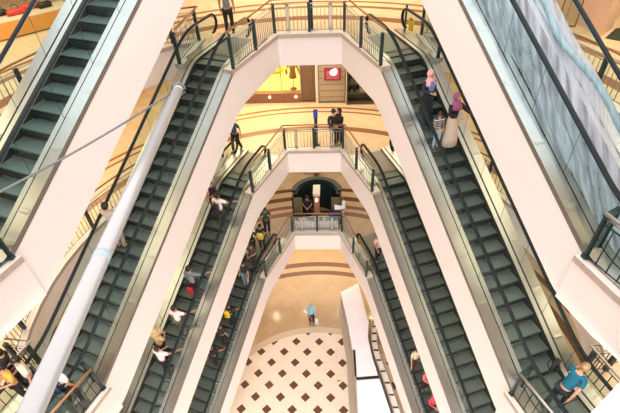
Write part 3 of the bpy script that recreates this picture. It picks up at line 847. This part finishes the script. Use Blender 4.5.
SKINM = mat('skin', (.52, .28, .17), .5, noise=.05, scale=30)
def person(loc, face, label, h=1.68, top=(.8, .78, .76), bottom=(.02, .02, .03), hair=(.012, .01, .01), la='down', ra='down', walk=0.0, hijab=None, robe=None, sleeves='short', lean=0.0, headturn=0.0, hat=None, group=None, stripes=False, nod=0.0, yellow=None):
    """face = direction the person looks, in degrees, 0 = +y (away from the viewer), 90 = -x"""
    s = h / 1.72
    root = empty('person', loc, math.radians(face)); root.scale = (s, s, s)
    fem = hijab is not None or robe is not None
    sh = .165 if fem else .19
    J = {}; ln = lean
    def L(x, y, z):       # lean the upper body forward from the hips
        dz = z - .92
        return (x, y + dz * math.sin(ln), .92 + dz * math.cos(ln)) if dz > 0 else (x, y, z)
    J['pel'] = (L(0, 0, .93), (.135, .10)); J['waist'] = (L(0, .0, 1.08), (.12, .088)); J['chest'] = (L(0, 0, 1.28), (.15, .105)); J['ub'] = (L(0, -.01, 1.41), (.10, .075))
    J['neck'] = (L(0, 0, 1.49), .052); J['chin'] = (L(0, .015, 1.56), (.062, .070)); J['head'] = (L(0, .018 + nod, 1.63), (.078, .094)); J['crown'] = (L(0, .008 + nod, 1.69), (.055, .066))
    J['nose'] = (L(0, .118 + nod, 1.615), .010)
    E_ = [('pel', 'waist'), ('waist', 'chest'), ('chest', 'ub'), ('ub', 'neck'), ('neck', 'chin'), ('chin', 'head'), ('head', 'crown'), ('head', 'nose')]
    arms = {}
    for sg, nm, pose in ((-1, 'l', la), (1, 'r', ra)):
        x = sg * sh
        if pose == 'down': el, wr = (x * 1.22, -.02, 1.13), (x * 1.25, .07, .88)
        elif pose == 'rail': el, wr = (x + sg * .13, .16, 1.22), (x + sg * .24, .38, 1.14)
        elif pose == 'up': el, wr = (x + sg * .10, .14, 1.34), (x + sg * .14, .22, 1.58)
        elif pose == 'hold': el, wr = (x * 1.15, .04, 1.14), (x * .45, .26, 1.14)
        elif pose == 'fwd': el, wr = (x * 1.1, .14, 1.20), (x * .9, .40, 1.16)
        elif pose == 'phone': el, wr = (x * 1.3, .14, 1.20), (x * .75, .16, 1.48)
        elif pose == 'back': el, wr = (x * 1.25, -.12, 1.16), (x * 1.2, -.12, .92)
        S = L(x, 0, 1.40); el = L(*el); wr = L(*wr)
        J['s' + nm] = (S, .062); J['e' + nm] = (el, .042); J['w' + nm] = (wr, .028)
        d = (Vector(wr) - Vector(el)).normalized(); pa = Vector(wr) + d * .07; J['p' + nm] = (tuple(pa), (.036, .02))
        E_ += [('ub', 's' + nm), ('s' + nm, 'e' + nm), ('e' + nm, 'w' + nm), ('w' + nm, 'p' + nm)]
        sd = d.cross(Vector((0, 0, 1)) if abs(d.z) < .8 else Vector((1, 0, 0))).normalized(); fl = d.cross(sd) * .25
        if sg < 0: sd = -sd
        for f in range(4):
            off = sd * (-.027 + .018 * f); L1 = (.036, .044, .046, .040)[f]
            a = pa + d * .035 + off; b = a + (d + fl * .4) * L1; c = b + (d + fl * 1.4).normalized() * L1 * .8
            J['f%s%d0' % (nm, f)] = (tuple(a), .009); J['f%s%d1' % (nm, f)] = (tuple(b), .0085); J['f%s%d2' % (nm, f)] = (tuple(c), .007)
            E_ += [('p' + nm, 'f%s%d0' % (nm, f)), ('f%s%d0' % (nm, f), 'f%s%d1' % (nm, f)), ('f%s%d1' % (nm, f), 'f%s%d2' % (nm, f))]
        a = pa - d * .02 - sd * .03; b = a - sd * .025 + d * .03; J['t%s0' % nm] = (tuple(a), .011); J['t%s1' % nm] = (tuple(b), .009)
        E_ += [('w' + nm, 't%s0' % nm), ('t%s0' % nm, 't%s1' % nm)]
        hx = sg * .092; wk = walk * sg
        kn = (hx, .04 + wk * .5, .50 + (.02 if wk < 0 else 0)); an = (hx, -.03 + wk, .085 + (.05 if wk < 0 else 0))
        J['h' + nm] = ((hx, 0, .87), (.092, .092)); J['k' + nm] = (kn, .056); J['a' + nm] = (an, .04); J['b' + nm] = ((hx, an[1] + .15, an[2] - .045), (.04, .028))
        E_ += [('pel', 'h' + nm), ('h' + nm, 'k' + nm), ('k' + nm, 'a' + nm), ('a' + nm, 'b' + nm)]
    skin_obj('body', J, E_, root, SKINM, 1)
    g = .018
    def grow(k, e=g):
        p, r_ = J[k]; r_ = r_ if isinstance(r_, tuple) else (r_, r_); return (p, (r_[0] + e, r_[1] + e))
    TJ = {k: grow(k) for k in ('pel', 'waist', 'chest', 'ub')}; TE = [('pel', 'waist'), ('waist', 'chest'), ('chest', 'ub')]
    for nm in 'lr':
        TJ['s' + nm] = grow('s' + nm, .014)
        if sleeves == 'long':
            TJ['e' + nm] = grow('e' + nm, .016); TJ['w' + nm] = grow('w' + nm, .014); TE += [('ub', 's' + nm), ('s' + nm, 'e' + nm), ('e' + nm, 'w' + nm)]
        else:
            a, b = Vector(J['s' + nm][0]), Vector(J['e' + nm][0]); TJ['m' + nm] = (tuple(a.lerp(b, .7)), (.066, .066)); TE += [('ub', 's' + nm), ('s' + nm, 'm' + nm)]
    tm = cloth(top)
    if stripes:
        tm, nt, b_ = new_mat('striped_cloth'); n = N(nt); tc = nt.nodes.new('ShaderNodeTexCoord'); sp = nt.nodes.new('ShaderNodeSeparateXYZ'); nt.links.new(tc.outputs['Object'], sp.inputs[0])
        nt.links.new(n.mix(n.math('GREATER_THAN', n.math('FRACT', n.math('MULTIPLY', sp.outputs[2], 9.0)), .5), (.02, .03, .05), (.5, .55, .6)), b_.inputs['Base Color'])
    skin_obj('shirt' if not fem else 'blouse', TJ, TE, root, tm, 2)
    if robe is None:
        BJ = {'pel': ((0, 0, .96), (.150, .115))}; BE = []
        for nm in 'lr':
            for q in 'hka':
                BJ[q + nm] = grow(q + nm, .016 if q != 'a' else .03)
            BE += [('pel', 'h' + nm), ('h' + nm, 'k' + nm), ('k' + nm, 'a' + nm)]
        skin_obj('trousers', BJ, BE, root, cloth(bottom), 1)
    else:
        m = MB(); n = 16; zs = [(.06, .27, .22), (.3, .245, .20), (.6, .21, .175), (.88, .185, .15), (1.0, .15, .115)]
        vs = []; rr = random.Random(hash(label) & 255)
        for i, (z, rx, ry) in enumerate(zs):
            for k in range(n):
                a = 2 * PI * k / n; q = 1 + .05 * math.sin(5 * a + i) * (1 - i / 4)
                vs.append((math.cos(a) * rx * q, math.sin(a) * ry * q, z))
        fs = [(i * n + k, i * n + (k + 1) % n, (i + 1) * n + (k + 1) % n, (i + 1) * n + k) for i in range(4) for k in range(n)]; fs += [tuple(range(n))[::-1], tuple(4 * n + k for k in range(n))]
        m.add(vs, fs, 0, True); obj('skirt', m, cloth(robe), root)
    for sg, nm in ((-1, 'l'), (1, 'r')):
        m = MB(); p = Vector(J['a' + nm][0]); m.tube([p + Vector((0, -.06, -.035)), p + Vector((0, .02, -.03)), p + Vector((0, .12, -.045)), p + Vector((0, .18, -.055))], [.035, .048, .048, .03], 8, ry=.032); obj('shoe', m, cloth((.02, .018, .016), .5), root)
    hc = Vector(L(0, .012 + nod, 1.645)); RX = Matrix.Rotation(-ln, 3, 'X')
    if hijab:
        m = MB(); m.ell(hc + Vector((0, -.018, .005)), (.108, .118, .135), 0, 14, 10)
        m.tube([hc + Vector((0, .0, -.08)), hc + Vector((0, .01, -.17)), hc + Vector((0, .03, -.27)), hc + Vector((0, .05, -.36))], [.085, .12, .17, .16], 14)
        obj('headscarf', m, cloth(hijab, .7), root)
        m = MB(); m.ell(hc + Vector((0, .065, -.01)), (.062, .052, .085), 0, 10, 8); obj('face', m, SKINM, root)
        fz = .118
    else:
        m = MB(); m.ell(hc + Vector((0, -.018, .012)), (.096, .112, .105), 0, 14, 8, z0=-.35); 
        m.ell(hc + Vector((0, -.045, -.03)), (.085, .075, .10), 0, 12, 8)
        obj('hair', m, cloth(hair, .45), root)
        for sg in (-1, 1):
            m = MB(); m.ell(hc + Vector((sg * .094, .0, -.03)), (.012, .02, .03), 0, 8, 6); obj('ear', m, SKINM, root)
        fz = .092
    for sg in (-1, 1):
        m = MB(); m.ell(hc + Vector((sg * .031, fz + .0, -.012)), (.011, .008, .007), 0, 8, 6); obj('eye', m, M['black'], root)
    m = MB(); m.ell(hc + Vector((0, fz - .004, -.068)), (.024, .008, .006), 0, 8, 6); obj('mouth', m, mat('lips', (.35, .1, .08), .5), root)
    if hat:
        m = MB(); m.ell(hc + Vector((0, 0, .055)), (.235, .235, .02), 0, 20, 6); m.ell(hc + Vector((0, 0, .08)), (.11, .115, .09), 0, 16, 8, z0=0); obj('hat', m, cloth(hat, .8), root)
    return tag(root, label, 'person', group)
def on_step(side, k, s, w):
    """stand on the tread under path position s"""
    i = math.ceil((s - (S_TOP + .46)) / .4); sn = S_TOP + .46 + .4 * i
    z = max(min(nose(sn), 0), -5.0)
    p = P(side, sn - .18, w, LV(k) + z); return (p.x, p.y, p.z + .003)
def on_floor(x, y, k, dz=.0): return (x, y, LV(k) + dz)
UPL = -math.degrees(PHI); UPR = math.degrees(PHI)   # facing up an escalator: left side leans to +x
def bag(loc, face, c, label, size=(.15, .09, .22), name='backpack'):
    b = empty(name, loc, math.radians(face)); m = MB(); w, d, h = size
    m.tube([(0, 0, 0), (0, 0, h * .15), (0, 0, h * .9), (0, 0, h * 1.55), (0, 0, h * 1.8)], [w * .75, w, w, w * .85, w * .4], 10, ry=d); 
    vs = m.v; m.v = [(x, y * (d / w), z) for x, y, z in vs]
    obj('body', m, cloth(c, .6), b)
    m = MB(); m.ell((0, -d * .95, h * .55), (w * .7, d * .35, h * .4), 0, 10, 6); obj('pocket', m, cloth(tuple(v * .8 for v in c), .6), b)
    m = MB()
    for sx in (-.5, .5): m.tube([(sx * w, d * .6, h * .1), (sx * w, d * 1.5, h * .6), (sx * w, d * 1.5, h * 1.3), (sx * w, d * .4, h * 1.72)], .012, 6)
    obj('strap', m, cloth(c, .6), b)
    tag(b, label, 'bag'); return b

def wear_pack(p, face, h, c, label):
    a = math.radians(face); back = Vector((math.sin(a), -math.cos(a), 0)) * .235 * h / 1.7
    loc = Vector(p) + back + Vector((0, 0, .98 * h / 1.72)); return bag(loc, face, c, label)
PEOPLE = True
if PEOPLE:
    # top landing
    person(on_floor(-2.85, .15, 0), 5, 'man in grey shirt and black trousers walking away on the top landing', 1.74, (.22, .23, .24), (.015, .015, .02), walk=.14)
    # right escalator, top storey
    p = on_step(1, 0, 1.69, .72); person(p, 200, 'person in pink headscarf and dark jacket with blue scarf riding down the right escalator', 1.6, (.02, .03, .05), (.01, .015, .03), hijab=(.80, .42, .45), la='hold', ra='hold', sleeves='long', robe=(.012, .015, .025))
    m = MB(); m.ell((0, 0, 0), (.085, .05, .17)); o = obj('blue_scarf', m, cloth((.12, .22, .55), .7), None, (p[0] + math.sin(math.radians(200 - 180)) * .13 * 1, p[1] - .16, p[2] + 1.22)); tag(o, 'blue cloth draped at the chest of the person in pink headscarf', 'scarf')
    p = on_step(1, 0, 2.49, 1.15); person(p, 205, 'person in purple headscarf, dark cardigan and beige skirt riding down the right escalator', 1.66, (.015, .012, .02), (.5, .42, .36), hijab=(.32, .08, .20), la='rail', ra='hold', sleeves='long', robe=(.62, .50, .42))
    p = on_step(1, 0, 2.49, .70); person(p, 200, 'child in navy and grey striped shirt beside the person in purple headscarf', 1.2, (.1, .12, .15), (.4, .5, .6), hair=(.03, .02, .015), stripes=True, ra='hold')
    # middle landing
    person(on_floor(-3.33, .10, 1), 150, 'person in dark blue shirt striding across the middle landing on the left', 1.66, (.03, .08, .16), (.01, .01, .015), walk=.18, la='back', ra='down')
    person(on_floor(.84, .38, 1), 200, 'man in black suit standing at the middle landing railing', 1.78, (.012, .014, .022), (.012, .012, .018), la='hold', ra='hold', sleeves='long')
    person(on_floor(1.08, .55, 1), 140, 'person in black close beside the man in black suit', 1.70, (.015, .012, .014), (.012, .012, .014), hijab=(.02, .015, .015), la='hold', ra='hold', sleeves='long')
    # left escalator (tube)
    p = on_step(-1, 0, 5.29, 1.25); person(p, UPL + 10, 'person in grey shirt half hidden behind the white tube', 1.68, (.45, .42, .40), (.25, .2, .16), la='rail', ra='hold')
    # bottom left landing
    person(on_floor(-7.30, -10.55, 1), 120, 'person in black with dark hair at the bottom left corner', 1.62, (.02, .02, .02), (.02, .02, .02), la='hold')
    person(on_floor(-7.02, -10.95, 1), 150, 'person in yellow top at the bottom left corner', 1.64, (.68, .42, .08), (.03, .02, .02), la='hold', ra='hold')
    person(on_floor(-6.72, -10.78, 1), 140, 'person in pale cream shirt left of the white tube at the bottom left', 1.70, (.78, .66, .52), (.02, .02, .03), ra='hold')
    p = on_floor(-5.72, -11.0, 1); person(p, -15, 'person in white shirt stepping onto the escalator right of the white tube', 1.66, (.70, .72, .72), (.02, .02, .03), walk=.1); wear_pack(p, -15, 1.66, (.012, .04, .10), 'navy backpack on the person in white stepping onto the left escalator')
    # bottom right landing
    p = on_floor(6.05, -10.95, 1, .015); person(p, -60, 'man with fair hair in bright teal shirt leaning over the right escalator foot', 1.72, (.0, .11, .19), (.012, .018, .03), hair=(.34, .24, .12), lean=.55, la='fwd', ra='back', walk=.2)
    b = bag((6.02, -10.42, LV(1) + .80), 30, (.012, .012, .014), 'black shoulder bag hanging by the man in teal shirt', name='shoulder_bag')
    # second left escalator
    p = on_step(-1, 1, 1.29, .72); person(p, UPL, 'person in white shirt gripping the handrail near the top of the second left escalator', 1.70, (.85, .80, .76), (.04, .05, .04), ra='rail', la='down'); wear_pack(p, UPL, 1.70, (.012, .015, .02), 'black backpack worn by the person in white near the top of the second left escalator')
    p = on_step(-1, 1, .89, 1.22); person(p, UPL + 180, 'person in black standing against the outer handrail beside the backpack wearer', 1.6, (.03, .01, .015), (.02, .01, .012), hair=(.03, .012, .01), la='hold')
    p = on_step(-1, 1, 3.69, .72); person(p, UPL, 'person in blue grey shirt reaching for the handrail, holding a red bag', 1.68, (.17, .21, .25), (.02, .02, .03), ra='rail', sleeves='long'); bag((p[0] - .02, p[1] - .34, p[2] + .62), UPL, (.45, .02, .04), 'red and white carrier bag held by the person in blue grey shirt', (.14, .08, .18), 'carrier_bag')
    p = on_step(-1, 1, 4.89, .70); person(p, UPL, 'person in white shirt between the blue grey shirt and the straw hat', 1.66, (.85, .78, .76), (.12, .13, .08), ra='rail')
    p = on_step(-1, 1, 5.69, 1.05); person(p, UPL, 'person in wide straw hat and black clothes on the second left escalator', 1.62, (.62, .45, .22), (.012, .012, .012), hat=(.62, .48, .26), la='hold', ra='hold')
    p = on_step(-1, 1, 6.09, .72); person(p, UPL, 'person in white shirt below the straw hat, black trousers', 1.68, (.85, .76, .74), (.015, .015, .02), ra='rail', la='hold')
    # lowest left escalator
    p = on_floor(-2.50, .05, 2, .015); person(p, 190, 'person in dark green top standing at the head of the lowest left escalator', 1.7, (.035, .09, .04), (.01, .02, .03), hair=(.01, .01, .01))
    p = on_floor(-2.62, -1.05, 2, .015); person(p, 185, 'person in black with a yellow pack entering the lowest left escalator', 1.64, (.02, .02, .02), (.03, .03, .03), la='hold'); wear_pack(p, 185 + 180, 1.6, (.75, .65, .05), 'yellow pack on the person entering the lowest left escalator')
    p = on_floor(-3.05, -1.30, 2, .015); person(p, 190, 'person in black behind the yellow pack wearer', 1.62, (.03, .025, .02), (.04, .03, .02))
    p = on_step(-1, 2, -.31, .75); person(p, UPL + 180, 'person in brown patterned top high on the lowest left escalator', 1.6, (.08, .06, .04), (.05, .045, .04), la='hold')
    p = on_step(-1, 2, .49, .80); person(p, UPL + 180, 'person in dark top and pale blue jeans on the lowest left escalator', 1.66, (.03, .03, .03), (.16, .26, .32), la='rail')
    p = on_step(-1, 2, 1.89, .80); person(p, UPL, 'person in black top with raised arms on the lowest left escalator', 1.6, (.015, .015, .015), (.02, .02, .02), ra='rail', la='up'); wear_pack(p, UPL, 1.6, (.85, .60, .02), 'bright yellow backpack on the person with raised arms on the lowest left escalator')
    p = on_step(-1, 2, 2.89, .85); person(p, UPL, 'person in dark clothes just below the bright yellow backpack', 1.6, (.02, .025, .03), (.02, .02, .025))
    p = on_step(-1, 2, 3.69, .90); person(p, UPL, 'lowest person in black on the lowest left escalator', 1.6, (.012, .012, .014), (.015, .015, .02), ra='rail')
    # lowest right escalator
    p = on_floor(2.86, -1.78, 2, .015); person(p, 190, 'person in peach top and black trousers stepping onto the lowest right escalator', 1.68, (.72, .52, .42), (.01, .012, .02), ra='fwd', walk=.12)
    p = on_step(1, 2, 3.69, .70); person(p, 200, 'person in cream top on the lowest right escalator', 1.6, (.72, .66, .50), (.10, .05, .03), hair=(.03, .02, .015), la='fwd', ra='rail')
    p = on_step(1, 2, 4.49, .83); person(p, 200, 'person in red headscarf and pink top on the lowest right escalator', 1.62, (.62, .20, .20), (.05, .02, .03), hijab=(.60, .04, .07), sleeves='long', la='hold', ra='hold')
    p = on_step(1, 2, 5.29, .72); person(p, 200, 'person in bright red headscarf at the bottom edge of the lowest right escalator', 1.58, (.55, .06, .09), (.03, .02, .03), hijab=(.70, .05, .09), sleeves='long', la='hold', ra='hold')
    p = on_step(1, 2, 2.49, 1.25); person(p, 200, 'person in black mostly hidden at the outer edge of the lowest right escalator', 1.5, (.012, .012, .014), (.012, .012, .014))
    # kiosk
    person(on_floor(-.49, 1.0, 2), 180, 'person in black standing inside the left half of the kiosk', 1.66, (.012, .012, .014), (.012, .012, .014), la='hold', ra='hold')
    p = on_floor(1.20, .90, 2); person(p, 175, 'person in white shirt at the right of the kiosk holding a white board', 1.66, (.82, .80, .86), (.55, .55, .6), hair=(.35, .26, .18), la='hold', ra='hold')
    r = empty('white_board', (1.12, .72, ZC + 1.15), .2); m = MB(); m.box((0, 0, .12), (.52, .03, .40), M4=Matrix.Rotation(-.7, 3, 'X')); obj('sheet', m, M['white'], r); tag(r, 'white board held up by the person at the right of the kiosk', 'board')
    m = MB(); m.ell((0, 0, .12), (.26, .16, .12)); m.ell((.12, .05, .2), (.12, .1, .1)); o = obj('cloth_bundle', m, cloth((.05, .04, .22), .8), None, (.78, .48, ZC + .78)); tag(o, 'dark blue cloth bundle on the counter left of the white board', 'cloth')
    # ground floor
    p = (-.39, -1.88, 0.0); person(p, 175, 'person in light blue headscarf and top walking alone on the ground floor', 1.66, (.35, .60, .75), (.015, .02, .03), hijab=(.20, .50, .62), la='down', ra='hold', sleeves='long')
    bag((-.12, -1.98, .05), 0, (.75, .73, .72), 'white shopping bag carried by the person in light blue headscarf', (.10, .06, .30), 'shopping_bag')
    m = MB(); m.ell((0, 0, .03), (.05, .03, .03)); m.ell((.1, .02, .03), (.04, .03, .02)); o = obj('litter_scrap', m, M['black'], None, (2.2 * .0 + .98, -5.18, 0)); tag(o, 'tiny black scrap lying on the diamond tiles', 'scrap')

# ------------------------------------------------------------------ lights
def area(name, loc, size, energy, color, rot=(0, 0, 0), sy=None, spread=None):
    l = bpy.data.lights.new(name, 'AREA'); l.energy = energy; l.color = color; l.size = size
    if sy: l.shape = 'RECTANGLE'; l.size_y = sy
    if spread: l.spread = spread
    o = bpy.data.objects.new(name, l); o.location = loc; o.rotation_euler = rot; col.objects.link(o); return o
def spot(name, loc, e, color, ang=110, r=.06):
    l = bpy.data.lights.new(name, 'SPOT'); l.energy = e; l.color = color; l.spot_size = math.radians(ang); l.spot_blend = .8; l.shadow_soft_size = r
    o = bpy.data.objects.new(name, l); o.location = loc; col.objects.link(o); return o
WARM = (1.0, .80, .54)
for k in (0, 1, 2, 3):
    z = LV(k) + H - 1.12 - .06
    e = {0: 330, 1: 330, 2: 150, 3: 260}[k]
    area('ceiling_light_front', (0, 4.2, z), 11, e * 1.5, WARM, sy=4.0)
    for sg in (-1, 1):
        area('ceiling_light_side', (sg * 10.6, -4, z), 3.2, e * 1.2, WARM, sy=13)
area('ceiling_light_shop', (-2.9, 6.0, ZB + 3.7), 3.5, 130, (1.0, .88, .55), sy=2)
for k in (-1, 0, 1, 2):      # unseen fill lights added under each near floor edge to brighten the trusses
    z = LV(k) - 1.3
    area('added_fill_light', (0, -16.9, z), 7, (110 if k == -1 else 400), (1, .91, .88), rot=(math.radians(58), 0, 0), sy=.5)
    for sg in (-1, 1): area('added_fill_light_side', (sg * 6.3, -13.4, z), 3, (40 if k == -1 else 150), (1, .91, .88), rot=(math.radians(60), 0, sg * math.radians(25)), sy=.5)
for x, y in ((-.9, 1.6), (1.3, 1.5), (-2.9, 1.2), (3.2, 1.2)): spot('downlight_ground', (x, y, LV(2) - 1.2), 60, (1, .8, .55))
w = bpy.data.worlds.new('sky'); bpy.context.scene.world = w; w.use_nodes = True
w.node_tree.nodes['Background'].inputs[0].default_value = (1.0, .945, .94, 1); w.node_tree.nodes['Background'].inputs[1].default_value = 1.95

# ------------------------------------------------------------------ camera
cd = bpy.data.cameras.new('camera'); cam = bpy.data.objects.new('camera', cd); col.objects.link(cam)
R3 = Matrix((CR, CU, -CF)).transposed()
cam.matrix_world = Matrix.Translation(Vector(CAMP)) @ R3.to_4x4()
cd.sensor_width = 36; cd.lens = FP / 620 * 36; cd.clip_start = .05; cd.clip_end = 200
cd.shift_y = 0
sc = bpy.context.scene; sc.camera = cam
vs_ = sc.view_settings; sc.display_settings.display_device = 'sRGB'
vs_.view_transform = 'Standard'; vs_.look = 'None'; vs_.gamma = 1; vs_.exposure = 0.27; vs_.use_curve_mapping = False
sc.cycles.max_bounces = 6; sc.cycles.transparent_max_bounces = 12
